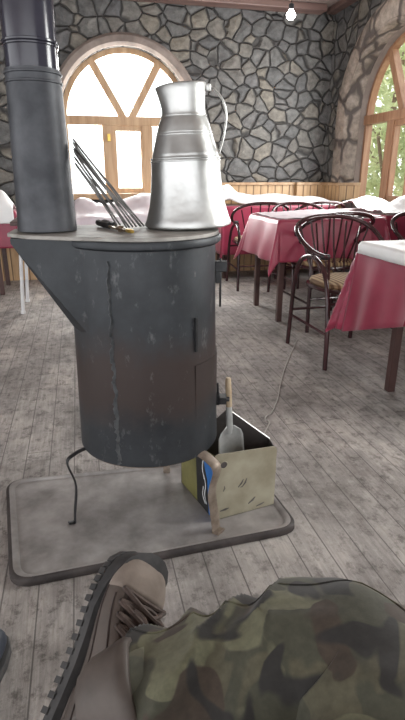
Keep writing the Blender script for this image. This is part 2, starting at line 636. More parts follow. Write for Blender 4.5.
struct(ring_band(W1[0], W1[1], .655, .765, W1[3], YB - .05, YB + .02, bulge=.03).build('trim_3', M['arch']))
struct(ring_band(W2[0], W2[1], .715, .90, .975, XR - .04, XR + .02, MR, bulge=.02).build('trim_4', M['voussoir']))
struct(ring_band(W2[0], W2[1], .69, .722, W2[3], XR - .03, XR + .15, MR, bulge=.01).build('trim_5', M['voussoir']))
struct(ring_band(W2[0], W2[1], .68, .702, W2[3], XR + .14, XR + .29, MR, bulge=.01).build('trim_11', M['reveal']))

# wainscot
def wains(name, x0, x1, y0, y1, cap):
    r = thing(name, '', '')
    del r['label']; del r['category']
    struct(r)
    MB().box((x0, y0, 0), (x1, y1, .945)).build('boards', M['wainscot'], r, smooth=False)
    MB().box(cap[0], cap[1]).build('top_rail', M['winwood'], r, bevel=.006)
    return r
wains('trim_6', 1.42, 2.40, YB - .04, YB, ((1.40, YB - .07, .945), (2.40, YB, .975)))
wains('trim_7', 2.40, XR - .001, YB - .10, YB, ((2.385, YB - .125, .945), (XR - .001, YB, .975)))
wains('trim_8', XR - .04, XR, 5.20, YB - .105, ((XR - .065, 5.19, .945), (XR, YB - .126, .975)))
wains('trim_10', XR, XR + .20, 5.20, 5.24, ((XR, 5.19, .945), (XR + .20, 5.24, .975)))
wains('trim_9', -5, -.32, YB - .04, YB, ((-5, YB - .07, .5), (-.30, YB, .53)))
bpy.data.objects['trim_9'].children[0].scale.z = .53

# windows ---------------------------------------------------------------
def window(name, wood, cx, zs, r, sill, depth, M4=None):
    root = thing(name, '', '')
    del root['label']; del root['category']
    struct(root)
    d0, d1 = depth
    t = .05
    MB().prism(band(cx, zs, r - t, r + .004, sill), [], d0, d1, M4).build('frame', wood, root, smooth=False)
    b = MB()
    b.prism([(cx - r + .01, zs - .05), (cx + r - .01, zs - .05), (cx + r - .01, zs + .035), (cx - r + .01, zs + .035)], [], d0 - .015, d1, M4)
    b.build('transom', wood, root, smooth=False, bevel=.004)
    for s in (-1, 1):
        dx, dz = s * cos(radians(60)), sin(radians(60))
        px, pz = -dz * .035, dx * .035
        L = r - .02
        q = [(cx + s * .03 - px, zs - pz), (cx + s * .03 + dx * L - px, zs + dz * L - pz), (cx + s * .03 + dx * L + px, zs + dz * L + pz), (cx + s * .03 + px, zs + pz)]
        if s > 0:
            q.reverse()
        MB().prism(q, [], d0 - .005, d1 - .005, M4).build('spoke', wood, root, smooth=False, bevel=.003)
        x0 = cx + s * .20
        MB().prism([(x0 - .062, sill), (x0 + .05, sill), (x0 + .05, zs - .045), (x0 - .062, zs - .045)], [], d0 - .01, d1, M4).build('post', wood, root, smooth=False, bevel=.004)
    zt = zs - .05
    sash = [(cx - .155, sill), (cx + .155, sill), (cx + .155, zt), (cx - .155, zt)]
    hole = [(cx - .125, sill + .06), (cx + .125, sill + .06), (cx + .125, zt - .05), (cx - .125, zt - .05)]
    MB().prism(sash, [hole], d0 + .002, d1 - .01, M4).build('sash', wood, root, smooth=False)
    bb = MB()
    hb = [(cx - .215, zs - .2), (cx - .185, zs - .2), (cx - .185, zs - .13), (cx - .215, zs - .13)]
    bb.prism(hb, [], d0 - .03, d0 - .008, M4)
    bb.build('latch', M['brass'], root, smooth=False, bevel=.003)
    MB().prism(arch(cx, zs, r - .02, sill + .02), [], d1 - .028, d1 - .024, M4).build('pane', M['glass'], root, smooth=False)
    MB().prism([(cx - r - .02, sill - .05), (cx + r + .02, sill - .05), (cx + r + .02, sill + .01), (cx - r - .02, sill + .01)], [], d0 - .10, d1, M4).build('window_sill', wood, root, smooth=False, bevel=.006)
    return root

window('window_1', M['winwood'], W1[0], W1[1], W1[2], W1[3], (YB + .05, YB + .12))
window('window_2', M['winwood2'], W2[0], W2[1], W2[2], W2[3], (XR + .20, XR + .27), MR)
window('window_3', M['winwood2'], 1.2, 1.565, .65, .9, (XR + .05, XR + .12), MR)

# garden outside the right window
struct(MB().box((XR + .3, -6, -.25), (26, 26, -.2)).build('ground', M['ground'], smooth=False))
def tree(x, y, h, cr, n, label, seed):
    rnd = random.Random(seed)
    r = thing('garden_tree', label, 'tree', (x, y, -.2), group='trees outside the right window')
    b = MB()
    trunk = smoothpath([(0, 0, 0), (.05, .03, h * .25), (-.04, .05, h * .5), (.02, 0, h * .8)], 5)
    b.tube(trunk, [.09 * (1 - .7 * i / len(trunk)) for i in range(len(trunk))], 8)
    for k in range(6):
        a = rnd.uniform(0, 2 * pi)
        z0 = h * rnd.uniform(.25, .6)
        b.tube(smoothpath([(0, 0, z0), (cos(a) * cr * .4, sin(a) * cr * .4, z0 + .3), (cos(a) * cr * .8, sin(a) * cr * .8, z0 + .75)], 4), .025, 6)
    b.build('trunk', M['bark'], r)
    lb = MB()
    for k in range(n):
        while True:
            p = V((rnd.uniform(-1, 1), rnd.uniform(-1, 1), rnd.uniform(-1, 1)))
            if p.length < 1 and (p.length > .45 or rnd.random() < .3) and noise.noise(p * 2.3 + V((seed, 0, 0))) > -.16:
                break
        c = V((p.x * cr, p.y * cr, h * .58 + p.z * h * .42))
        u = V((rnd.gauss(0, 1), rnd.gauss(0, 1), rnd.gauss(0, .7))).normalized()
        w = u.orthogonal().normalized()
        w.rotate(Matrix.Rotation(rnd.uniform(0, 6.28), 3, u))
        t = u.cross(w)
        L, Wd = rnd.uniform(.05, .10), rnd.uniform(.025, .045)
        lb.add([c - w * L, c + t * Wd, c + w * L + u * .012, c - t * Wd], [(0, 1, 2, 3)])
    lb.build('foliage', M['leaf'], r, smooth=False)
tree(4.85, 7.7, 3.7, 1.15, 3600, 'leafy garden tree straight outside the left pane of the right window', 3)
tree(6.9, 10.4, 4.4, 1.3, 2600, 'taller garden tree farther off, behind the one outside the left pane', 5)
tree(5.2, 5.5, 3.0, 1.0, 1800, 'bushy garden tree outside the middle pane of the right window', 11)
tree(7.2, 7.9, 4.0, 1.2, 2200, 'tall thin garden tree at the frame edge of the right window', 8)

# ---------------------------------------------------------------- ash tray
r = thing('stove_base_tray', 'large rounded metal tray on the floor under the stove, dusted with ash', 'stove tray', (.13, 1.43, 0))
def rrect(x0, y0, x1, y1, rad, n=7):
    out = []
    for cx, cy, a0 in ((x1 - rad, y1 - rad, 0), (x0 + rad, y1 - rad, 90), (x0 + rad, y0 + rad, 180), (x1 - rad, y0 + rad, 270)):
        for k in range(n + 1):
            a = radians(a0 + 90 * k / n)
            out.append((cx + rad * cos(a), cy + rad * sin(a)))
    return out
corn = [(-.455, .245), (-.385, -.268), (.462, -.225), (.425, .215)]
def tray_loop(inset, z, n=7, rad=.06):
    c = V((0, 0, 0))
    pts = []
    P = [V((x, y, 0)) for x, y in corn]
    cen = sum(P, V()) / 4
    for i in range(4):
        p, a, q = P[i - 1], P[i], P[(i + 1) % 4]
        d1, d2 = (p - a).normalized(), (q - a).normalized()
        inn = (d1 + d2).normalized()
        s = (inset) * 1.35
        c0, c1 = a + d1 * (rad) , a + d2 * (rad)
        for k in range(n + 1):
            t = k / n
            b = c0 * (1 - t) ** 2 + a * 2 * t * (1 - t) + c1 * t * t
            pts.append(b + (cen - b).normalized() * s * .9 + V((0, 0, z)))
    return pts
MB().rings([tray_loop(.0, .0), tray_loop(-.004, .004), tray_loop(-.003, .020), tray_loop(.003, .0265), tray_loop(.007, .0275)], True, False).build('rim', M['mat_rim'], r)
bb = MB().rings([tray_loop(.0065, .005), tray_loop(.0068, .0275), tray_loop(.014, .028), tray_loop(.020, .0255), tray_loop(.024, .0205), tray_loop(.034, .0205), tray_loop(.06, .0215)], True, True)
bb.build('plate', M['mat_board'], r)
TZ = .0225

# ------------------------------------------------------------------- stove
SX, SY, SR = .167, 1.447, .207
ZB, ZT = .275, .902
st = thing('wood_stove', 'tall black sheet-steel drum stove standing on the floor tray', 'stove', (SX, SY, TZ))
dz = -TZ
def wob(a, z):
    return .006 * sin(3 * a + 1) * (z - .5) + .004 * sin(2 * a + z * 9) + .075 * (.60 - z)
prof = [(SR - .012, ZB + dz), (SR - .002, ZB + dz), (SR, ZB + .004 + dz)]
for k in range(13):
    prof.append((SR, ZB + .01 + (ZT - ZB - .03) * k / 12 + dz))
prof += [(SR - .01, ZT - .012 + dz)]
MB().lathe(prof, 72, cap=(True, True), wob=wob).build('body', M['stove'], st)
# bottom rim bead
ringp = [((SR + .001) * cos(a), (SR + .001) * sin(a), ZB + .003 + dz) for a in [2 * pi * k / 72 for k in range(72)]]
MB().tube(ringp, .0035, 6, closed=True).build('bottom_bead', M['strap'], st)
# lid ring and top plate with the ledge carrying the flue
ZT2 = ZT + dz
MB().lathe([(SR - .006, ZT2 - .028), (SR + .004, ZT2 - .026), (SR + .011, ZT2 - .021), (SR + .013, ZT2 - .010), (SR + .010, ZT2 - .004), (SR - .01, ZT2 - .002)], 72, cap=(False, False)).build('lid_ring', M['stove'], st)
out = []
for k in range(41):
    a = radians(-125 + 250 * k / 40)
    out.append(((SR + .006) * cos(a), (SR + .006) * sin(a)))
out += [(-.20, .155), (-.30, .125), (-.346, .085), (-.352, -.02), (-.30, -.085), (-.20, -.140)]
b = MB()
n = len(out)
z0, z1 = ZT2 - .003, ZT2 + .007
b.add([(x, y, z0) for x, y in out] + [(x, y, z1) for x, y in out],
      [tuple(range(n - 1, -1, -1)), tuple(range(n, 2 * n))] + [(k, (k + 1) % n, n + (k + 1) % n, n + k) for k in range(n)])
b.build('top_plate', M['topplate'], st, bevel=.002, smooth=False)
# flue box: wedge under the ledge
b = MB()
def wedge(y0, y1, yb0, yb1):
    xa, xb = -.342, -SR + .06
    top, bot = ZT2 - .004, .655 + dz
    xm = -SR + .002
    pts = [(xa, y0, top), (xa, y1, top), (xb, yb0, top), (xb, yb1, top), (xm, yb0 * .6, bot + .01), (xm, yb1 * .6, bot + .01), (xb, yb0, bot - .03), (xb, yb1, bot - .03), (xa, y0, top - .012), (xa, y1, top - .012)]
    f = [(0, 1, 3, 2), (0, 8, 9, 1), (8, 4, 5, 9), (0, 2, 6, 4, 8), (1, 9, 5, 7, 3), (4, 6, 7, 5)]
    b.add(pts, f)
wedge(-.055, .06, -.125, .12)
b.build('flue_box', M['stove'], st, smooth=False)
# weld seam down the front
rnd = random.Random(2)
pts, rs = [], []
for k in range(90):
    z = ZB + .01 + (ZT - ZB - .06) * k / 89 + dz
    a = radians(-121) + .010 * sin(k * .6) + rnd.uniform(-.010, .010)
    rr = SR * (1 + wob(a, z)) + .0005
    pts.append((rr * cos(a), rr * sin(a), z))
    rs.append(.0075 + rnd.uniform(-.003, .004))
MB().tube(pts, rs, 7, flat=(1, .22)).build('weld_seam', M['weld'], st)
# door panel curved round the right front
def shell(a0, a1, z0, z1, off, th, n=14):
    A = [radians(a0 + (a1 - a0) * k / n) for k in range(n + 1)]
    rings_ = []
    for a in A:
        r0, r1 = SR + off, SR + off + th
        rings_.append([V((r0 * cos(a), r0 * sin(a), z0)), V((r1 * cos(a), r1 * sin(a), z0)), V((r1 * cos(a), r1 * sin(a), z1)), V((r0 * cos(a), r0 * sin(a), z1))])
    return MB().rings(rings_)
dr = shell(-58, 38, .305 + dz, .56 + dz, .0005, .004).build('door', M['stove'], st, smooth=True)
h = MB()
a = radians(-14)
M4 = Matrix.Translation((0, 0, .395 + dz)) @ Matrix.Rotation(a, 4, 'Z')
h.box((SR + .003, -.012, -.016), (SR + .014, .012, .02), M4).tube([M4 @ V((SR + .01, 0, 0)), M4 @ V((SR + .045, 0, 0))], .008, 8)
h.box((SR + .012, -.02, -.010), (SR + .035, .02, .012), M4)
h.tube([M4 @ V((SR + .008, .0, .055)), M4 @ V((SR + .009, 0, -.02))], .004, 6)
h.build('door_handle', M['ironblack'], dr, bevel=.002)
h = MB()
a = radians(-22)
h.box((SR - .002, -.004, -.0), (SR + .006, .004, .095), Matrix.Translation((0, 0, .60 + dz)) @ Matrix.Rotation(radians(-57), 4, 'Z'))
h.build('draught_slot', M['ironblack'], st, smooth=False, bevel=.001)
a = radians(-14)
M4 = Matrix.Translation((0, 0, .81 + dz)) @ Matrix.Rotation(a, 4, 'Z')
h = MB().box((SR - .004, -.014, -.016), (SR + .03, .014, .012), M4)
h.box((SR - .002, -.008, -.05), (SR + .01, .008, .0), M4)
h.tube([M4 @ V((SR + .012, 0, .02)), M4 @ V((SR + .012, 0, -.12))], .0035, 7)
h.build('hinge_block', M['ironblack'], st, bevel=.002)
# legs
def leg(a, base, top_r, width, mat, flat):
    a = radians(a)
    u = V((cos(a), sin(a), 0))
    w = V((-sin(a), cos(a), 0))
    bx = V((base[0] - SX, base[1] - SY, 0))
    p0 = u * (SR - .004) + V((0, 0, ZB + .03 + dz))
    p1 = u * (SR + .002) + V((0, 0, ZB + .004 + dz))
    p2 = u * (SR + .036) + V((0, 0, ZB - .006 + dz))
    p3 = u * (SR + .062) + V((0, 0, ZB - .03 + dz))
    p4 = (u * (SR + .034)) * .6 + bx * .4 + V((0, 0, .16 + dz))
    p5 = bx * .95 + u * (SR + .0) * .05 + V((0, 0, .06 + dz))
    p6 = bx + V((0, 0, .001))
    p7 = bx + u * .02 + V((0, 0, .003))
    pts = smoothpath([p1, p2, p3, p4, p5, p6], 6) + [p7]
    MB().tube(pts, width, 8, flat=flat, upv=tuple(w)).build('leg', mat, st)
leg(196, (-.087, 1.387), 0, .010, M['ironblack'], (1, .32))
leg(-52, (.335, 1.247), 0, .020, M['strap'], (1, .3))
leg(75, (.24, 1.60), 0, .012, M['strap'], (1, .3))

# --------------------------------------------------------------- stovepipe
pp = thing('stove_pipe', 'thick dark stovepipe rising from the left ledge of the stove', 'pipe', (-.084, 1.46, ZT + .0075))
def pipe(path, rs, name, mat, par, n=48):
    return MB().tube(path, rs, n).build(name, mat, par)
dirp = V((.018, .0, .55)).normalized()
H0 = ZT + .0075
def pt(z):
    t = z - H0
    return V((.002 * t / .5, 0.02 * t, t))
zs = [H0 + .002, H0 + .02] + [H0 + .02 + .36 * k / 10 for k in range(1, 11)]
pipe([pt(z) for z in zs], [.077, .076] + [.0755 - .010 * k / 10 for k in range(1, 11)], 'lower_section', M['pipe_matte'], pp)
for zc, rr in ((H0 + .372, .0685), (H0 + .352, .0685)):
    q = MB()
    c = pt(zc)
    q.tube([c + V((.0665 * cos(2 * pi * k / 40), .0665 * sin(2 * pi * k / 40), 0)) for k in range(40)], .0032, 6, closed=True)
    q.build('swaged_bead', M['pipe_matte'], pp)
zs = [H0 + .375 + (ZC - .002 - H0 - .375) * k / 12 for k in range(13)]
pipe([pt(z) for z in zs], .0625, 'upper_section', M['pipe_gloss'], pp)
q = MB()
for zc, w_ in ((H0 + .438, .004), (H0 + .431, .003)):
    c = pt(zc)
    q.tube([c + V((.0635 * cos(2 * pi * k / 40), .0635 * sin(2 * pi * k / 40), 0)) for k in range(40)], w_, 6, closed=True)
q.build('collar', M['pipe_gloss'], pp)

# --------------------------------------------------------------------- jug
JX, JY, JZ = .302, 1.465, ZT + .0115
jg = thing('metal_jug', 'dented tinned-metal water jug with a thin handle standing on the stove top', 'jug', (JX, JY, JZ), 0)
jg.rotation_euler = (0, -.035, 0)
prof = [(.0, .001), (.112, .0), (.121, .004), (.122, .010), (.116, .025), (.107, .055), (.101, .09), (.0975, .12), (.095, .15), (.0945, .175), (.094, .181),
        (.0905, .186), (.0905, .190), (.089, .196), (.083, .215), (.078, .232), (.073, .25), (.068, .268), (.0615, .283), (.0585, .292),
        (.058, .296), (.0575, .305), (.058, .325), (.0595, .345), (.061, .356), (.0625, .359), (.061, .361), (.059, .358), (.0565, .32), (.056, .29), (.054, .27)]
prof = [(r_, z_ * .985) for r_, z_ in prof]
def jw(a, z):
    return .008 * noise.noise(V((cos(a) * 2.2, sin(a) * 2.2, z * 11))) * (2.2 if z < .17 else .7)
jb = MB().lathe(prof, 64, cap=(False, False), wob=jw)
# pull the rim out to a pouring lip on the left
vv = []
for x, y, z in jb.v:
    if z > .30:
        a = atan2(y, x)
        k = max(0, cos(a - pi)) ** 6 * min(1, (z - .30) / .05)
        x -= .010 * k
        z -= .004 * k
        z += .006 * (x + .06) / .12 * min(1, (z - .30) / .05)
    vv.append((x, y, z))
jb.v = vv
jbo = jb.build('body', M['jug'], jg)
b = MB()
for z_, r_ in ((.1825, .0945), (.1755, .0955), (.2875, .0604), (.247, .0740), (.241, .0758)):
    b.tube([(r_ * cos(2 * pi * k / 48), r_ * sin(2 * pi * k / 48), z_ * .985) for k in range(48)], .0016, 6, closed=True)
b.build('raised_bands', M['jug'], jg)
ha = radians(-10)
u = V((cos(ha), sin(ha), 0))
hp = smoothpath([u * .058 + V((0, 0, .340)), u * .070 + V((0, 0, .352)), u * .088 + V((0, 0, .342)), u * .108 + V((0, 0, .315)), u * .114 + V((0, 0, .28)), u * .107 + V((0, 0, .235)), u * .098 + V((0, 0, .205)), u * .0925 + V((0, 0, .188))], 6)
MB().tube(hp, .0055, 8, flat=(.55, 1.1)).build('handle', M['jug'], jg)
b = MB().lathe([(.0, -.01), (.009, -.008), (.011, 0), (.009, .008), (0, .01)], 12, tuple(u * .066 + V((0, 0, .350))), cap=(False, False))
b.build('hinge_knob', M['jug'], jg)

# ------------------------------------------------- skewers against the pipe
top = V((-.010, 1.432, 1.118))
NS = 12
for k in range(NS):
    rnd = random.Random(20 + k)
    f = k / (NS - 1)
    g = f + (0, .04, -.05, .03, .05, -.05, .0, .05, -.04, .03, -.03, 0)[k]
    base = V((.104 + .076 * g, 1.475 + (f - .5) * .05, ZT + .0105))
    tp = V((.0045, 1.462 + (f - .5) * .05, 1.072 + .062 * g + (0, .008, -.006, .012, -.01, .004, .014, -.008, .01, -.012, .006, 0)[k]))
    d = (tp - base)
    r = thing('skewer', 'thin blackened steel skewer in the sheaf leaning from stove top to stovepipe', 'skewer', tuple(base), group='skewers leaning on the stovepipe')
    mid = [base + d * t + V((rnd.uniform(-.002, .002), rnd.uniform(-.002, .002), rnd.uniform(-.002, .002))) for t in (.25, .5, .75)]
    pts = [p - base for p in smoothpath([base] + mid + [tp + d.normalized() * .004], 4)]
    MB().tube(pts, .0024, 6, flat=(1, .8)).build('blade', M['steel'], r)
    e = pts[-1]
    dn = d.normalized()
    sd = V((0, 1, 0))
    MB().tube([e - dn * .012 + (dn * (.008 * (1 - cos(t))) + sd * (.0045 * sin(t))) for t in [2 * pi * i / 12 for i in range(12)]], .0014, 5, closed=True).build('loop_end', M['steel'], r)

# ---------------------------------------------------------- pliers/tongs
A, B = V((.062, 1.66 - .08, 0)), V((.128, 1.315, 0))
A = V((.060, 1.56, 0))
tg = thing('fire_tongs', 'short dark fire tongs with a brass-yellow tip lying on the stove top', 'tongs', (B.x, B.y, ZT + .0075))
L = (A - B)
u = L.normalized()
w = V((-u.y, u.x, 0))
Z_ = lambda p, z: p + V((0, 0, z))
b = MB()
for s in (-1, 1):
    b.tube(smoothpath([Z_(u * .03 + w * s * .004, .006), Z_(u * .10 + w * s * .008, .007), Z_(u * .17 + w * s * .007, .008)], 5), .005, 8, flat=(.8, 1))
b.build('arms', M['toolsteel'], tg)
b = MB()
for s in (-1, 1):
    b.tube(smoothpath([Z_(u * .155 + w * s * .007, .010), Z_(u * .20 + w * s * .010, .010), Z_(L * 1.0 + w * s * .008, .011)], 5), [.0085] * 3 + [.009] * 7 + [.008], 8)
b.build('grip', M['ironblack'], tg)
MB().tube(smoothpath([Z_(u * -.0, .006), Z_(u * .02, .007), Z_(u * .045, .007)], 5), [.004, .006, .007, .008, .008, .008, .008, .007, .007, .006, .005], 8, flat=(.7, 1.2)).build('tip', M['brass'], tg)
MB().lathe([(0, 0), (.008, 0), (.008, .013), (.005, .015), (0, .015)], 14, tuple(u * .085), cap=(False, False)).build('pivot', M['toolsteel'], tg)

# ------------------------------------------------------------- scrap tin bin
bn = thing('ash_bin', 'ash bin cut from a rectangular oil tin, beige and blue, beside the stove', 'bin', (.341, 1.292, TZ))
FL, FR, BR_, BL = V((0, 0, 0)), V((.214, .038, 0)), V((.232, .150, 0)), V((-.060, .235, 0))
FL.z = FR.z = BR_.z = BL.z = .0005
def sheet(pts, th, name, mats, par, bevel=.0008):
    """flat sheet polygon (3d, planar) given thickness inward"""
    pts = [V(p) for p in pts]
    nrm = (pts[1] - pts[0]).cross(pts[-1] - pts[0]).normalized()
    n = len(pts)
    b = MB().add(pts + [p + nrm * th for p in pts], [tuple(range(n)), tuple(range(2 * n - 1, n - 1, -1))] + [(k, (k + 1) % n, n + (k + 1) % n, n + k) for k in range(n)])
    return b.build(name, mats, par, smooth=False)
up = V((0, 0, 1))
fdir = (FR - FL).normalized()
fr_pts = [FL, FR] + [FR + up * .195 + (-fdir * .012 + up * .012 if False else V())]
fr_pts = [FL, FR, FR + up * .205]
for k in range(1, 5):
    a = pi / 2 * k / 5
    fr_pts.append(FR - fdir * .016 * (1 - cos(a)) + up * (.205 + .016 * sin(a)))
fr_pts += [FL + fdir * .01 + up * .236, FL + up * .232]
fp = sheet(fr_pts, -.0025, 'front_panel', M['tin_beige'], bn)
# spout hole with ring, scratches (raised marks on the sheet)
fn = fdir.cross(up)
def onfront(x, z, d=.0006):
    return FL + fdir * x + up * z + fn * d
c0 = [(.030 + .0125 * cos(2 * pi * k / 24), .196 + .0125 * sin(2 * pi * k / 24)) for k in range(24)]
MB().tube([onfront(x, z, .001) for x, z in c0], .0018, 6, closed=True).build('spout_ring', M['tin_beige'], fp)
MB().add([onfront(x * .999 + .0, z, .0012) for x, z in c0], [tuple(range(24))]).build('spout_hole', M['tin_dark'], fp)
for (x0, z0, x1, z1, w_) in ((.082, .102, .100, .128, .003), (.096, .100, .112, .128, .003), (.09, .10, .097, .103, .002), (.12, .03, .145, .05, .004), (.02, .03, .05, .034, .004), (.15, .012, .18, .02, .003), (.03, .10, .034, .12, .002)):
    MB().tube([onfront(x0, z0, .0004), onfront((x0 + x1) / 2 + .003, (z0 + z1) / 2, .0008), onfront(x1, z1, .0004)], [w_ * .5, w_, w_ * .4], 6, flat=(.3, 1), upv=tuple(fn)).build('scratch_mark', M['tin_dark'], fp)
ldir = (BL - FL).normalized()
sd = sheet([BL, FL, FL + up * .232, FL + ldir * .10 + up * .215, BL + up * .13], -.002, 'left_side', M['olive'], bn)
ln = (-ldir).cross(up)
if ln.x > 0:
    ln = -ln
def onleft(d, z, off=.0008):
    return FL + ldir * d + up * z + ln * off
def patch(poly, name, mat, off):
    MB().add([onleft(d, z, off) for d, z in poly], [tuple(range(len(poly)))]).build(name, mat, sd, smooth=False)
patch([(.001, .002), (.035, .002), (.045, .12), (.085, .214), (.001, .231)], 'blue_print', M['blue'], .0011)
patch([(.036, .003), (.115, .003), (.125, .19), (.09, .213), (.046, .12)], 'black_print', M['ironblack'], .0011)
b = MB()
for pts_ in ([(.050, .03), (.062, .06), (.056, .10), (.070, .13)], [(.058, .028), (.075, .05), (.072, .085)], [(.066, .115), (.078, .15), (.072, .185)]):
    b.tube([p for p in smoothpath([onleft(d, z, .0014) for d, z in pts_], 5)], .0022, 5, flat=(.4, 1), upv=tuple(ln))
b.build('white_lettering', M['paper'], sd)
rs_ = sheet([FR, BR_, BR_ + up * .182, FR + up * .207], -.002, 'right_side', M['tin_dark'], bn)
mid = BL + (BR_ - BL) * .52
bk = sheet([BR_, BL, BL + up * .13, mid + up * .292, BR_ + up * .182], -.002, 'back_panel', M['tin_dark'], bn)
MB().tube([mid + up * .293, BR_ + up * .183], .0022, 6).build('cut_edge', M['tin_edge'], bk)
sheet([FL + up * .0005, FR + up * .0005, BR_ + up * .0005, BL + up * .0005], .0015, 'bottom', M['tin_dark'], bn)

# ---------------------------------------------------------------- shovel
sv = thing('hand_shovel', 'small grey ash shovel with a worn tan grip standing inside the cut tin', 'shovel', (.432, 1.408, TZ + .003))
T0 = V((0, 0, 0))
hd = V((-.016, .014, .43))
axis = hd.normalized()
def sp(t):
    return hd * (t / hd.length)
SLn = hd.length
b = MB()
side = V((1, .25, 0)).normalized()
nrm = side.cross(axis).normalized()
def blade(u_, v_):
    s = (u_ - .5) * 2
    z = v_ * .262
    w_ = .055 * (1 - .18 * v_) * (1 if v_ < .82 else sqrt(max(0.05, 1 - ((v_ - .82) / .19) ** 2)))
    return sp(z) + side * (s * w_) + nrm * (-.014 * (1 - s * s)) + nrm * .008
b.grid(blade, 12, 14)
b.build('blade', M['shovelgrey'], sv, solid=.002)
b = MB().tube([sp(.235) + nrm * -.006, sp(.26), sp(.33)], [.011, .0115, .0105], 10)
b.build('socket', M['shovelgrey'], sv)
MB().tube([sp(.325), sp(.335), sp(.38), sp(.42), sp(.428)], [.0098, .0105, .0105, .0095, .007], 10).build('grip', M['handle_tan'], sv)

# ---------------------------------------------------------------- string
pts = [(.590, 1.46, .20), (.60, 1.50, .13), (.64, 1.60, .035), (.70, 1.78, .004), (.765, 1.98, .004), (.775, 2.01, .004), (.825, 2.04, .004), (.90, 2.18, .004), (.967, 2.323, .004), (1.10, 2.58, .004), (1.24, 2.82, .004), (1.373, 3.048, .004)]
pts = [(.762, 1.93, .003), (.755, 1.965, .003), (.775, 2.0, .003), (.815, 2.035, .003), (.90, 2.18, .003), (.967, 2.323, .003), (1.10, 2.58, .003), (1.24, 2.82, .003), (1.373, 3.048, .003)]
b = MB().tube(smoothpath([(.572, 1.452, .199), (.60, 1.56, .10), (.655, 1.72, .012)] + [(.70, 1.83, .003)] + pts, 6), .003, 6)
tag(b.build('string', M['string']), 'pale string trailing over the floor from the cut tin towards the chairs', 'string')

# --------------------------------------------------------------- chairs
def make_chair(label):
    t = thing('bentwood_chair', label, 'chair', group='dark tube chairs round the tables')
    m = M['chair']
    # seat
    rings_ = []
    for z, k in ((.432, .86), (.438, .97), (.452, 1.0), (.468, .97), (.476, .86), (.480, .5)):
        rings_.append([V((.205 * k * (abs(cos(a)) ** .75) * (1 if cos(a) > 0 else -1), -.01 + .205 * k * (abs(sin(a)) ** .75) * (1 if sin(a) > 0 else -1), z)) for a in [2 * pi * i / 36 for i in range(36)]])
    MB().rings(rings_).build('seat', M['seat'], t)
    fr = [V((.212 * (abs(cos(a)) ** .75) * (1 if cos(a) > 0 else -1), -.01 + .212 * (abs(sin(a)) ** .75) * (1 if sin(a) > 0 else -1), .432)) for a in [2 * pi * i / 36 for i in range(36)]]
    MB().tube(fr, .012, 8, closed=True).build('seat_frame', m, t)
    # back hoop: one bent tube whose ends curl forward into the arms
    half = [(.165, -.075, .612), (.200, -.07, .618), (.238, -.01, .640), (.262, .09, .690), (.252, .19, .745), (.19, .25, .785), (.10, .275, .805)]
    pts = smoothpath([(-x, y, z) for x, y, z in half] + [(0, .282, .81)] + [(x, y, z) for x, y, z in reversed(half)], 6)
    MB().tube(pts, .0135, 10).build('back_hoop', m, t)
    for s in (-1, 1):
        MB().tube([(s * .168, -.075, .612), (s * .215, -.065, .615)], [.017, .017], 10).build('arm_pad', M['ironblack'], t)
    for k in range(6):
        f = -1 + 2 * k / 5
        x1 = f * .205
        z1, y1 = .802 - .05 * f * f, .281 - .05 * f * f
        x0 = f * .135
        p0 = V((x0, .175 - .02 * abs(f), .455))
        MB().tube(smoothpath([p0, (p0 + V((x1, y1, z1))) / 2 + V((0, .012, 0)), (x1, y1 - .002, z1 - .004)], 4), .0062, 7).build('spindle', m, t)
    for s in (-1, 1):
        lp = smoothpath([(s * .232, .262, 0), (s * .228, .25, .2), (s * .222, .235, .42), (s * .217, .19, .545), (s * .214, .08, .60), (s * .214, -.03, .59), (s * .218, -.135, .53), (s * .222, -.20, .40), (s * .227, -.235, .2), (s * .232, -.252, 0)], 6)
        MB().tube(lp, .0135, 10).build('leg_loop', m, t)
        MB().tube([(s * .228, .249, .20), (s * .227, -.234, .20)], .0085, 8).build('stretcher', m, t)
        MB().tube([(s * .222, .06, .432), (s * .19, .06, .432)], .010, 8).build('bracket', m, t)
        MB().tube([(s * .165, -.072, .606), (s * .150, -.06, .5), (s * .145, -.05, .437)], .008, 8).build('arm_post', m, t)
    MB().tube([(-.227, .248, .235), (.227, .248, .235)], .0085, 8).build('stretcher', m, t)
    MB().tube([(-.222, -.205, .37), (0, -.215, .38), (.222, -.205, .37)], .0085, 8).build('stretcher', m, t)
    return t

c0 = make_chair('dark bentwood-style chair with striped seat standing nearest, left of the red-clothed table corner')
c0.location = (1.525, 2.745, 0)
c0.rotation_euler = (0, 0, radians(2))
for x, y, rz, lab in [
    (2.28, 2.93, -6, 'dark chair at the right frame edge, its hoop back rising behind the nearest table'),
    (1.735, 3.47, 182, 'dark chair back to back with the nearest chair, pushed under the middle table'),
    (1.95, 4.27, 3, 'dark chair on the far side of the middle table, seen above its pale plastic sheet'),
    (1.68, 4.86, 176, 'dark chair left of the middle table, beside the jug, facing the far table'),
    (2.25, 4.87, 184, 'dark chair facing the far table, in front of the wooden wall panelling corner'),
    ]:
    dup(c0, (x, y, 0), radians(rz), lab)

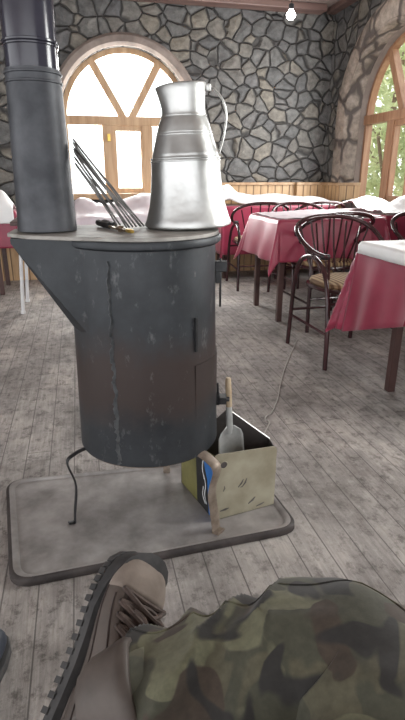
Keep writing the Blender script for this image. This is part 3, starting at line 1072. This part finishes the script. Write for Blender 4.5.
# --------------------------------------------------------------- tables
def make_table(name, label, w, d, h, loc, rz, legmat, insetx=.06, insety=.06, splay=0, cap=False, group='tables of the dining room'):
    t = thing(name, label, 'table', loc, rz, group)
    MB().box((-w / 2, -d / 2, h - .03), (w / 2, d / 2, h)).build('tabletop', M['tablewood'], t, bevel=.004)
    for sx in (-1, 1):
        for sy in (-1, 1):
            x, y = sx * (w / 2 - insetx), sy * (d / 2 - insety)
            if cap:
                lg = MB().tube([(x + sx * splay, y + sy * .0, .0), (x, y, h - .03)], .014, 10).build('leg', legmat, t)
                MB().tube([(x + sx * splay, y, 0), (x + sx * splay * .96, y, .022)], .019, 10).build('foot_cap', M['rubber'], lg)
            else:
                MB().box((x - .02, y - .02, 0), (x + .02, y + .02, h - .03)).build('leg', legmat, t, bevel=.004)
    if not cap:
        b = MB()
        for sy in (-1, 1):
            b.box((-w / 2 + insetx, sy * (d / 2 - insety) - .01, h - .09), (w / 2 - insetx, sy * (d / 2 - insety) + .01, h - .03))
        b.build('apron', legmat, t, smooth=False)
    return t

def drape(w, d, z, over, name, mat, label, loc, rz, nfold=7, seed=0, flare=.16, pw=2, n=70, cat='tablecloth', group='tablecloths', vary=(0, 0)):
    rnd = random.Random(seed)
    ph = [rnd.uniform(0, 6.28) for _ in range(8)]
    W, D = w / 2 + over, d / 2 + over
    hw, hd_ = w / 2 + .006, d / 2 + .006
    def P(i, j):
        x, y = (i * 2 - 1) * W, (j * 2 - 1) * D
        cx, cy = max(-hw, min(hw, x)), max(-hd_, min(hd_, y))
        ox, oy = x - cx, y - cy
        r = (abs(ox) ** pw + abs(oy) ** pw) ** (1 / pw)
        if r < 1e-6:
            return V((x, y, z + .003 + .002 * noise.noise(V((x * 6, y * 6, seed)))))
        hh = hypot(ox, oy)
        ux, uy = ox / hh, oy / hh
        r *= 1 + vary[0] * cx / hw + vary[1] * cy / hd_
        along = cx * abs(uy) + cy * abs(ux)
        ang = atan2(oy, ox)
        corner = min(abs(ox), abs(oy)) / hh
        fold = sin(along * nfold * 2.4 + ph[0]) * .5 + sin(along * nfold * 4.1 + ph[1]) * .3 + sin(ang * 9 + ph[2]) * corner * .6
        out = .004 + r * (flare * .45 + flare * .65 * (fold * .5 + .5) + corner * flare * .9)
        zz = z + .003 - r * (.985 - .1 * corner)
        zz = max(zz, .012)
        return V((cx + ux * out, cy + uy * out, zz))
    b = MB().grid(P, n, n)
    o = b.build(name, mat, solid=.003, angle=180)
    o.location = loc
    o.rotation_euler = (0, 0, rz)
    return tag(o, label, cat, group)

def rumple(x0, x1, y0, y1, fz, name, mat, label, cat, group=None, nu=60, nv=40):
    cx, cy = (x0 + x1) / 2, (y0 + y1) / 2
    def P(i, j):
        x, y = x0 + (x1 - x0) * i, y0 + (y1 - y0) * j
        q = fz(x, y)
        if isinstance(q, tuple):
            return V((q[0] - cx, q[1] - cy, q[2]))
        return V((x - cx, y - cy, q))
    o = MB().grid(P, nu, nv).build(name, mat, solid=.002, angle=180)
    o.location = (cx, cy, 0)
    return tag(o, label, cat, group)

def peaks(x, y, base, ps, amp=.012, sc=7, seed=0):
    z = base
    for px, py, h, r_ in ps:
        z += h * math.exp(-((x - px) ** 2 + (y - py) ** 2) / (r_ * r_))
    nn = noise.noise(V((x * sc, y * sc, seed)))
    return max(z + amp * (nn + .35) + amp * .7 * abs(noise.noise(V((x * sc * 2.3, y * sc * 2.3, seed + 4)))), base)

# nearest table (right edge)
T1 = make_table('dining_table', 'dark wooden table under red cloth at the right frame edge', 1.30, .46, .75, (1.295 + .65, 1.975, 0), 0, M['tablewood'], .20, .07)
drape(1.30, .46, .75, .37, 'tablecloth', M['red'], 'crimson cloth hanging from the nearest table at the right frame edge', (1.295 + .65, 1.975, 0), 0, 9, 1, .15, pw=5, vary=(0, .22))
def f1(x, y):
    z = peaks(x, y, .756, [], .003, 9, 3)
    if x < 1.283:
        k = min(1, (1.283 - x) / .012)
        return (1.283 - .012 * k - .012 * max(0, 1.283 - x), y, z - max(0, 1.283 - x - .006) * .95)
    return z
def f1b(x, y):
    # left edge is cut on the slant: hangs more at the far corner
    hang = .035 + .025 * sin(y * 9)
    return f1(x, y)
rumple(1.22, 2.5, 1.77, 2.20, f1b, 'table_paper', M['paper'], 'white paper sheet spread over the red cloth of the nearest table', 'paper', 'white sheets on the tables')

# middle table
T2 = make_table('dining_table', 'dark table under red cloth in the middle, behind the nearest chair', .82, .62, .75, (1.78, 3.78, 0), 0, M['tablewood'], .05, .05)
drape(.82, .62, .75, .30, 'tablecloth', M['red'], 'crimson cloth with a long hanging corner on the middle table', (1.78, 3.78, 0), radians(0), 6, 5, .22)
def f2(x, y):
    z = peaks(x, y, .758, [(1.9, 3.9, .02, .3)], .012, 8, 7)
    return z
rumple(1.375, 2.18, 3.49, 4.08, f2, 'table_paper', M['lilac'], 'pale crumpled plastic sheet over the middle red table', 'plastic sheet', 'white sheets on the tables')

# far table along the back wall
T3 = make_table('dining_table', 'dark table under red cloth at the back wall, right of the jug', 1.25, .36, .75, (2.06, 5.41, 0), 0, M['tablewood'], .05, .05)
drape(1.25, .36, .75, .5, 'tablecloth', M['red'], 'crimson cloth hanging almost to the floor from the far table beside the jug', (2.06, 5.365, 0), 0, 7, 9, .04)
def f3(x, y):
    z = peaks(x, y, .758, [(1.47, 5.25, .155, .11), (1.62, 5.35, .09, .2), (2.05, 5.38, .10, .3), (2.5, 5.4, .06, .2)], .012, 6, 2)
    if y < 5.20:
        z -= (5.20 - y) * .9
        y = 5.20 - (5.20 - y) * .25
        return (x, y, z)
    return z
rumple(1.39, 2.66, 5.155, 5.58, f3, 'table_sheet', M['paper'], 'heaped white sheet on the far table in front of the wooden panelling', 'sheet', 'white sheets on the tables')

# table by the right window
T4 = make_table('dining_table', 'dark table under red cloth below the right window', .36, .9, .75, (2.52, 4.12, 0), 0, M['tablewood'], .05, .05)
drape(.36, .9, .75, .2, 'tablecloth', M['red'], 'crimson cloth on the table below the right window', (2.52, 4.12, 0), 0, 6, 12, .05)
def f4(x, y):
    return peaks(x, y, .758, [(2.6, 3.85, .13, .14), (2.55, 4.35, .10, .2), (2.30, 4.2, .05, .16)], .03, 6, 5)
rumple(2.31, 2.72, 3.66, 4.58, f4, 'table_sheet', M['paper'], 'crumpled white sheet on the table below the right window', 'sheet', 'white sheets on the tables')

# left table
T5 = make_table('dining_table', 'dark table under red cloth at the left frame edge behind the stovepipe', .9, .55, .75, (-1.0, 5.20, 0), 0, M['tablewood'], .2, .05)
drape(.9, .55, .75, .33, 'tablecloth', M['red'], 'crimson cloth on the table at the left frame edge', (-1.0, 5.20, 0), 0, 7, 15, .08)
def f5(x, y):
    z = peaks(x, y, .758, [(-.66, 5.0, .17, .09)], .006, 6, 8)
    if y < 4.92:
        z -= (4.92 - y) * .95
        y = 4.905 - (4.92 - y) * .12
        return (x, y, z)
    return z
rumple(-1.42, -.56, 4.80, 5.4, f5, 'table_sheet', M['paper'], 'white sheet peaking into a fold on the left table', 'sheet', 'white sheets on the tables')

# table behind the stove
T6 = make_table('folding_table', 'table with white tube legs behind the stove below the arched window', 1.42, .52, .72, (.20, 4.42, 0), 0, M['whitemetal'], .06, .05, .05, True)
def f6(x, y):
    z = peaks(x, y, .728, [(.03, 4.5, .13, .14), (.55, 4.5, .13, .22), (.32, 4.45, .06, .2), (.8, 4.5, .1, .2)], .02, 6, 21)
    if y < 4.15:
        z -= (4.15 - y) * .97
        y = 4.14 - (4.15 - y) * .1 + .012 * sin(x * 17)
        return (x, y, z)
    return z
rumple(-.03, .90, 3.86, 4.62, f6, 'table_sheet', M['lilac'], 'pale lilac sheet heaped on the table behind the stove and hanging over its front', 'sheet', 'white sheets on the tables')

# small things on the far/near tables
lid = MB().lathe([(0, 0), (.05, 0), (.062, .012), (.064, .02), (.05, .012), (0, .008)], 24, cap=(False, False)).build('ashtray', M['steel'])
lid.location = (1.505, 2.03, .775)
tag(lid, 'small dark ashtray on the white paper of the nearest table', 'ashtray')

# ----------------------------------------------------------------- lamp
lp = thing('ceiling_lamp', 'small glowing bulb hanging from the ceiling in front of the stone wall', 'lamp', (1.826, 4.6, 2.287))
MB().tube([(0, 0, .05), (0, 0, ZC - 2.287 - .012)], .004, 6).build('cord', M['cable'], lp)
MB().lathe([(0, .035), (.02, .04), (.022, .075), (.008, .085), (0, .085)], 16, cap=(False, False)).build('socket', M['ironblack'], lp)
MB().lathe([(0, -.036), (.022, -.031), (.037, -.01), (.038, .006), (.024, .026), (.016, .04), (0, .042)], 20, cap=(False, False)).build('bulb', M['bulb'], lp)
MB().lathe([(0, ZC - 2.287 - .02), (.035, ZC - 2.287 - .018), (.04, ZC - 2.287 - .001), (0, ZC - 2.287 - .001)], 20, cap=(False, False)).build('ceiling_rose', M['ironblack'], lp)

# ------------------------------------------------------------- navy shoe
def shoe_shell(L, W, H, sole_h, name_prefix, parent, m_up, m_sole):
    rr = []
    tab = [(0, .6, .62), (.04, .85, .8), (.15, .93, 1.0), (.35, .86, .95), (.5, .92, .72), (.7, 1.0, .5), (.85, .9, .4), (.95, .62, .3), (1, .2, .18)]
    for y, w_, h_ in tab:
        ww, hh = w_ * W / 2, h_ * H
        rr.append([V((ww * (abs(cos(a)) ** .8) * (1 if cos(a) > 0 else -1), y * L, sole_h + max(0, hh * (sin(a) * .5 + .5)))) for a in [2 * pi * k / 20 for k in range(20)]])
    MB().rings(rr).build('upper', m_up, parent, sub=1)
    rr = []
    for y, w_, h_ in tab:
        ww = (w_ * W / 2) * 1.06
        yy = y * L * 1.03 - L * .015
        rr.append([V((-ww, yy, 0)), V((ww, yy, 0)), V((ww, yy, sole_h)), V((-ww, yy, sole_h))])
    MB().rings(rr).build('sole', m_sole, parent, bevel=.003)
ns = thing('shoe', 'navy shoe just showing at the left frame edge on the floor', 'shoe', (-.335, .745, 0), radians(-14))
shoe_shell(.27, .10, .10, .022, 'shoe', ns, M['navy'], M['sole'])

# ---------------------------------------------------------------- person
pe = thing('person', 'seated person in camouflage trousers with one brown hiking boot crossed over', 'person', (0, .30, 0))
PB = V((0, .30, 0))
# trousers: one continuous surface from the right hem over the knee, the hips, down the left leg
path = [((.022, .458, .418), .080), ((.042, .456, .424), .083), ((.075, .453, .431), .087), ((.120, .449, .438), .092), ((.175, .443, .450), .098), ((.235, .428, .461), .106),
        ((.285, .388, .466), .112), ((.280, .310, .460), .114), ((.225, .20, .453), .112), ((.15, .06, .46), .118), ((.09, -.05, .47), .14),
        ((0, -.09, .475), .15), ((-.09, -.03, .46), .14), ((-.07, .10, .43), .115), ((-.035, .24, .36), .098), ((-.010, .345, .295), .088), ((.0, .36, .24), .082), ((-.02, .33, .17), .075), ((-.03, .315, .10), .072)]
P3 = smoothpath([p for p, r_ in path], 14)
R3 = []
for i in range(len(path) - 1):
    for k in range(14):
        R3.append(path[i][1] + (path[i + 1][1] - path[i][1]) * k / 14)
R3.append(path[-1][1])
tb = MB()
n = 72
prev = V((0, 0, 1))
rings_ = []
cum = 0
for i, p in enumerate(P3):
    if i:
        cum += (P3[i] - P3[i - 1]).length
    t = (P3[min(i + 1, len(P3) - 1)] - P3[max(i - 1, 0)]).normalized()
    u = (prev - t * prev.dot(t)).normalized()
    w = t.cross(u)
    prev = u
    ring = []
    for k in range(n):
        a = 2 * pi * k / n
        r_ = R3[i]
        q = p + (u * cos(a) + w * sin(a)) * r_
        # wrinkles: stacked folds above the hem, slanting folds along the shin, slack by the knee
        near = math.exp(-((cum - .05) / .07) ** 2)
        shin = math.exp(-((cum - .17) / .10) ** 2)
        knee = math.exp(-((cum - .42) / .09) ** 2)
        s = .011 * near * (1 - 1.7 * abs(sin(cum * 48 + a * 2.0 + 4.0 * noise.noise(q * 7 + V((5, 0, 2))))))
        s += .009 * shin * (.5 - 1.6 * abs(sin(cum * 26 + a * 1.6 + 3.0 * noise.noise(q * 6))) ** .8 + .3)
        s += .006 * knee * sin(cum * 60 + a * 2.0)
        s += .011 * noise.noise(q * 7 + V((3, 1, 0))) + .006 * noise.noise(q * 17)
        if i < 2:
            s += .004
        ring.append(p + (u * cos(a) + w * sin(a)) * (r_ + s) - PB)
    rings_.append(ring)
# turned-in hem at the crossed ankle
c_ = sum(rings_[0], V()) / n
t0 = (P3[1] - P3[0]).normalized()
h1 = [c_ + (q - c_) * .93 + t0 * .002 for q in rings_[0]]
h2 = [c_ + (q - c_) * .88 + t0 * .035 for q in rings_[0]]
tb.rings([h2, h1] + rings_, True, True)
to = tb.build('trousers', M['camo'], pe, angle=180)
# long seam
seam = []
for i in range(6, 90, 2):
    q = rings_[i][int(n * .905)]
    seam.append(V(q))
MB().tube(seam, .0018, 6).build('side_seam', M['camo'], to)

# boot ---------------------------------------------------------------
def boot(parent, loc, Tdir, Udir, sc):
    Tn = V(Tdir).normalized()
    Un = V(Udir)
    Un = (Un - Tn * Un.dot(Tn)).normalized()
    Xn = Tn.cross(Un)
    M4 = Matrix(((Xn.x, Tn.x, Un.x, 0), (Xn.y, Tn.y, Un.y, 0), (Xn.z, Tn.z, Un.z, 0), (0, 0, 0, 1)))
    M4 = Matrix.Translation(V(loc) - PB) @ M4 @ Matrix.Scale(sc, 4)
    secs = [  # P(y,z) top/front, Q(y,z) bottom/back, half width
        ((.302, .036), (.302, .020), .014), ((.297, .052), (.298, .018), .031), ((.284, .066), (.286, .017), .042), ((.262, .076), (.264, .016), .0485), ((.235, .083), (.236, .016), .051),
        ((.205, .092), (.205, .016), .0505), ((.180, .103), (.178, .017), .0475), ((.155, .117), (.150, .018), .0435), ((.136, .128), (.122, .018), .040),
        ((.126, .138), (.085, .018), .038), ((.120, .147), (.045, .017), .037), ((.116, .155), (.012, .020), .036), ((.113, .162), (-.006, .045), .0365), ((.112, .170), (-.006, .085), .0375),
        ((.112, .182), (-.003, .125), .040), ((.113, .195), (-.003, .160), .044), ((.112, .203), (.000, .178), .0455), ((.108, .205), (.006, .184), .042), ((.104, .200), (.012, .180), .037), ((.100, .18), (.02, .16), .034)]
    nn = 36
    def ring(sec, off=0.0):
        (py, pz), (qy, qz), w_ = sec
        P_, Q_ = V((0, py, pz)), V((0, qy, qz))
        c, a_ = (P_ + Q_) / 2, (P_ - Q_) / 2
        out_ = []
        for k in range(nn):
            f = 2 * pi * k / nn
            cf, sf = cos(f), sin(f)
            e = .82
            cc = abs(cf) ** e * (1 if cf > 0 else -1)
            ss = abs(sf) ** e * (1 if sf > 0 else -1)
            base = c + a_ * cc + V((1, 0, 0)) * (ss * w_)
            if off:
                base += (a_.normalized() * cf + V((1, 0, 0)) * sf).normalized() * off
            out_.append(base)
        return out_
    def refine(m=3):
        out_ = []
        keys = [V((a[0], a[1], b[0], )) for a, b, c in secs]
        for i in range(len(secs) - 1):
            for k in range(m):
                t = k / m
                g = []
                for idx in range(5):
                    def val(j):
                        j = max(0, min(len(secs) - 1, j))
                        s_ = secs[j]
                        return (s_[0][0], s_[0][1], s_[1][0], s_[1][1], s_[2])[idx]
                    p0, p1, p2, p3 = val(i - 1), val(i), val(i + 1), val(i + 2)
                    g.append(.5 * (2 * p1 + (p2 - p0) * t + (2 * p0 - 5 * p1 + 4 * p2 - p3) * t * t + (3 * p1 - p0 - 3 * p2 + p3) * t ** 3))
                out_.append(((g[0], g[1]), (g[2], g[3]), g[4]))
        out_.append(secs[-1])
        return out_
    fine = refine()
    m = 3
    bt = bpy.data.objects.new('boot', None)
    link(bt, parent)
    bt.matrix_local = M4
    MB().rings([ring(s_) for s_ in fine]).build('upper', M['bootbrown'], bt, angle=70)
    # suede toe cap, offset skin over the first sections, top side only
    def skin(i0, i1, k0, k1, off, name, mat, thick=.0022, par=None):
        rr = []
        K = list(range(k0, k1 + 1))
        outer = [[ring(fine[i], off)[k % nn] for k in K] for i in range(i0, i1 + 1)]
        b = MB()
        nk, ni = len(K), i1 - i0 + 1
        vs = [p for row in outer for p in row]
        fs = [(j * nk + i, j * nk + i + 1, (j + 1) * nk + i + 1, (j + 1) * nk + i) for j in range(ni - 1) for i in range(nk - 1)]
        b.add(vs, fs)
        o = b.build(name, mat, par or bt, angle=80)
        q = o.modifiers.new('Solidify', 'SOLIDIFY')
        q.thickness = thick
        q.offset = -1
        return o
    skin(0, 4 * m, -11, 11, .0022, 'toe_cap', M['suede'])
    skin(4 * m - 1, 11 * m, 4, 12, .0020, 'eyestay', M['bootbrown'], .003)
    skin(4 * m - 1, 11 * m, -12, -4, .0020, 'eyestay', M['bootbrown'], .003)
    skin(4 * m - 2, 16 * m - 1, -4, 4, .0016, 'tongue', M['collar'], .003)
    skin(9 * m, 14 * m, 12, 24, .0022, 'heel_counter', M['bootbrown'], .003)
    # padded collar
    for k_, (i0, r_) in enumerate(((15 * m + 1, .0075), (16 * m + 1, .0065))):
        MB().tube([p for p in ring(fine[i0], .001)], r_, 8, closed=True).build('collar', M['collar'], bt)
    # sole: outline from the sections, with a rand that climbs round the toe
    outline = []
    oy = [(-.006, .020), (.0, .029), (.012, .035), (.04, .0385), (.08, .039), (.12, .0405), (.16, .045), (.20, .0515), (.235, .0535), (.262, .0515), (.284, .0455), (.298, .034), (.307, .017), (.309, 0)]
    ol = [(w_, y) for y, w_ in oy] + [(-w_, y) for y, w_ in reversed(oy[:-1])]
    ol = ol[:]
    # close the heel
    n_ = len(ol)
    rr = []
    for z, g in ((0.0, .955), (.004, 1.0), (.016, 1.02), (.026, 1.01)):
        row = []
        for x, y in ol:
            rise = .040 * max(0, (y - .215) / .09) ** 1.1 if z > .02 else (.010 * max(0, (y - .22) / .09) ** 1.5)
            row.append(V((x * g, .15 + (y - .15) * (1 + (g - 1) * .4), z + rise)))
        rr.append(row)
    lb = MB().rings(rr)
    # lugs round the edge
    for i in range(0, n_ - 1):
        for tt in (.15, .65):
            x = ol[i][0] + (ol[i + 1][0] - ol[i][0]) * tt
            y = ol[i][1] + (ol[i + 1][1] - ol[i][1]) * tt
            ang = atan2(ol[i + 1][1] - ol[i][1], ol[i + 1][0] - ol[i][0])
            rise = .010 * max(0, (y - .22) / .09) ** 1.5
            Mx = Matrix.Translation((x, y, rise)) @ Matrix.Rotation(ang, 4, 'Z')
            lb.box((-.0045, -.003, -.007), (.0045, .018, .010), Mx)
    lb.build('sole', M['sole'], bt, angle=35)
    # stitched seams along both sides
    for k in (7, 10, nn - 7, nn - 10):
        MB().tube([ring(fine[i], .0022)[k] for i in range(4 * m + k % 2, 13 * m)], .0016, 5).build('stitched_seam', M['collar'], bt)
    # laces
    lc = MB()
    idx = [int(4 * m + q_) for q_ in (0, 2, 4, 6, 9, 12, 15)]
    prevL = None
    for q_, i in enumerate(idx):
        rg = ring(fine[i], .006)
        L_, C_, R_ = rg[5], rg[0] + V((0, 0, .004)), rg[nn - 5]
        sw = .006 if q_ % 2 else -.006
        lc.tube(smoothpath([L_, C_ + V((0, sw, 0)), R_], 5), .0042, 7)
        if q_ + 1 < len(idx):
            rg2 = ring(fine[idx[q_ + 1]], .007)
            lc.tube(smoothpath([L_, rg2[0] + V((.004, -.004, .006)), rg2[nn - 5]], 5), .0042, 7)
            lc.tube(smoothpath([R_, rg2[0] + V((-.004, -.002, .009)), rg2[5]], 5), .0042, 7)
    top_ = ring(fine[idx[4]], .012)[0]
    for s in (-1, 1):
        lc.tube(smoothpath([top_, top_ + V((s * .020, .012, .010)), top_ + V((s * .036, .020, -.002)), top_ + V((s * .030, .004, .0)), top_ + V((0, -.002, .003))], 6), .0042, 7)
        lc.tube(smoothpath([top_, top_ + V((s * .012, .022, .008)), top_ + V((s * .020, .044, -.006)), top_ + V((s * .034, .052, -.020))], 6), .003, 7)
    lc.tube([top_ + V((-.007, 0, .004)), top_ + V((.007, .002, .006))], .006, 8)
    lc.build('laces', M['lace'], bt)
    for i in idx:
        for k in (5, nn - 5):
            c = ring(fine[i], .004)[k]
            MB().lathe([(0, .003), (.004, .002), (.0045, 0), (.004, -.002), (0, -.003)], 10, tuple(c), cap=(False, False)).build('eyelet', M['collar'], bt)
    return bt, M4

heel = V((-.0985, .488, 1.05 - .7365))
btop, M4b = boot(pe, heel, (.5084, .7225, .4679), (.5335, -.7033, .4709), .93)
# padded ankle collar of the crossed boot hugging the trouser leg
inv = M4b.inverted()
def around(k, off):
    return [inv @ (c_ + (q - c_) * k - t0 * off) for q in rings_[2]]
MB().rings([around(.80, .055), around(.98, .035), around(1.05, .012), around(1.10, .0), around(1.12, -.008), around(1.08, -.017), around(1.02, -.019), around(.99, -.012)], False, False).build('ankle_collar', M['bootbrown'], btop, angle=120)
boot(pe, V((-.045, .255, .009)), (.05, 1, 0), (0, 0, 1), .93)

# ------------------------------------------------------------ light, sky
w = bpy.data.worlds.new('World')
S.world = w
w.use_nodes = True
bg = w.node_tree.nodes['Background']
bg.inputs[0].default_value = (.96, .98, 1.0, 1)
bg.inputs[1].default_value = 1.5

def area(name, loc, rot, sx, sy, e, col=(1, 1, 1)):
    l = bpy.data.lights.new(name, 'AREA')
    l.shape = 'RECTANGLE'
    l.size, l.size_y = sx, sy
    l.energy = e
    l.color = col
    o = bpy.data.objects.new(name, l)
    o.location = loc
    o.rotation_euler = rot
    link(o)
    return o
area('window_daylight', (W1[0], YB + .2, 1.5), (radians(-90), 0, 0), 1.2, 1.3, 75)
area('window_daylight', (XR - .07, W2[0], 1.5), (0, radians(90), 0), 1.3, 1.2, 28)
area('window_daylight', (XR + .2, 1.2, 1.5), (0, radians(90), 0), 1.3, 1.2, 60)

# ------------------------------------------------------------------ camera
cd = bpy.data.cameras.new('Camera')
cam = bpy.data.objects.new('Camera', cd)
link(cam)
cam.location = (0, 0, 1.05)
cam.rotation_euler = (radians(90 - 20.0), 0, radians(-13.2))
cd.sensor_fit = 'VERTICAL'
cd.sensor_height = 24
cd.lens = 508 / 720 * 24
cd.clip_start = .02
S.camera = cam
S.view_settings.view_transform = 'Standard'
S.view_settings.look = 'None'
S.view_settings.exposure = 1.08
S.view_settings.gamma = 1.0
S.view_settings.use_curve_mapping = False
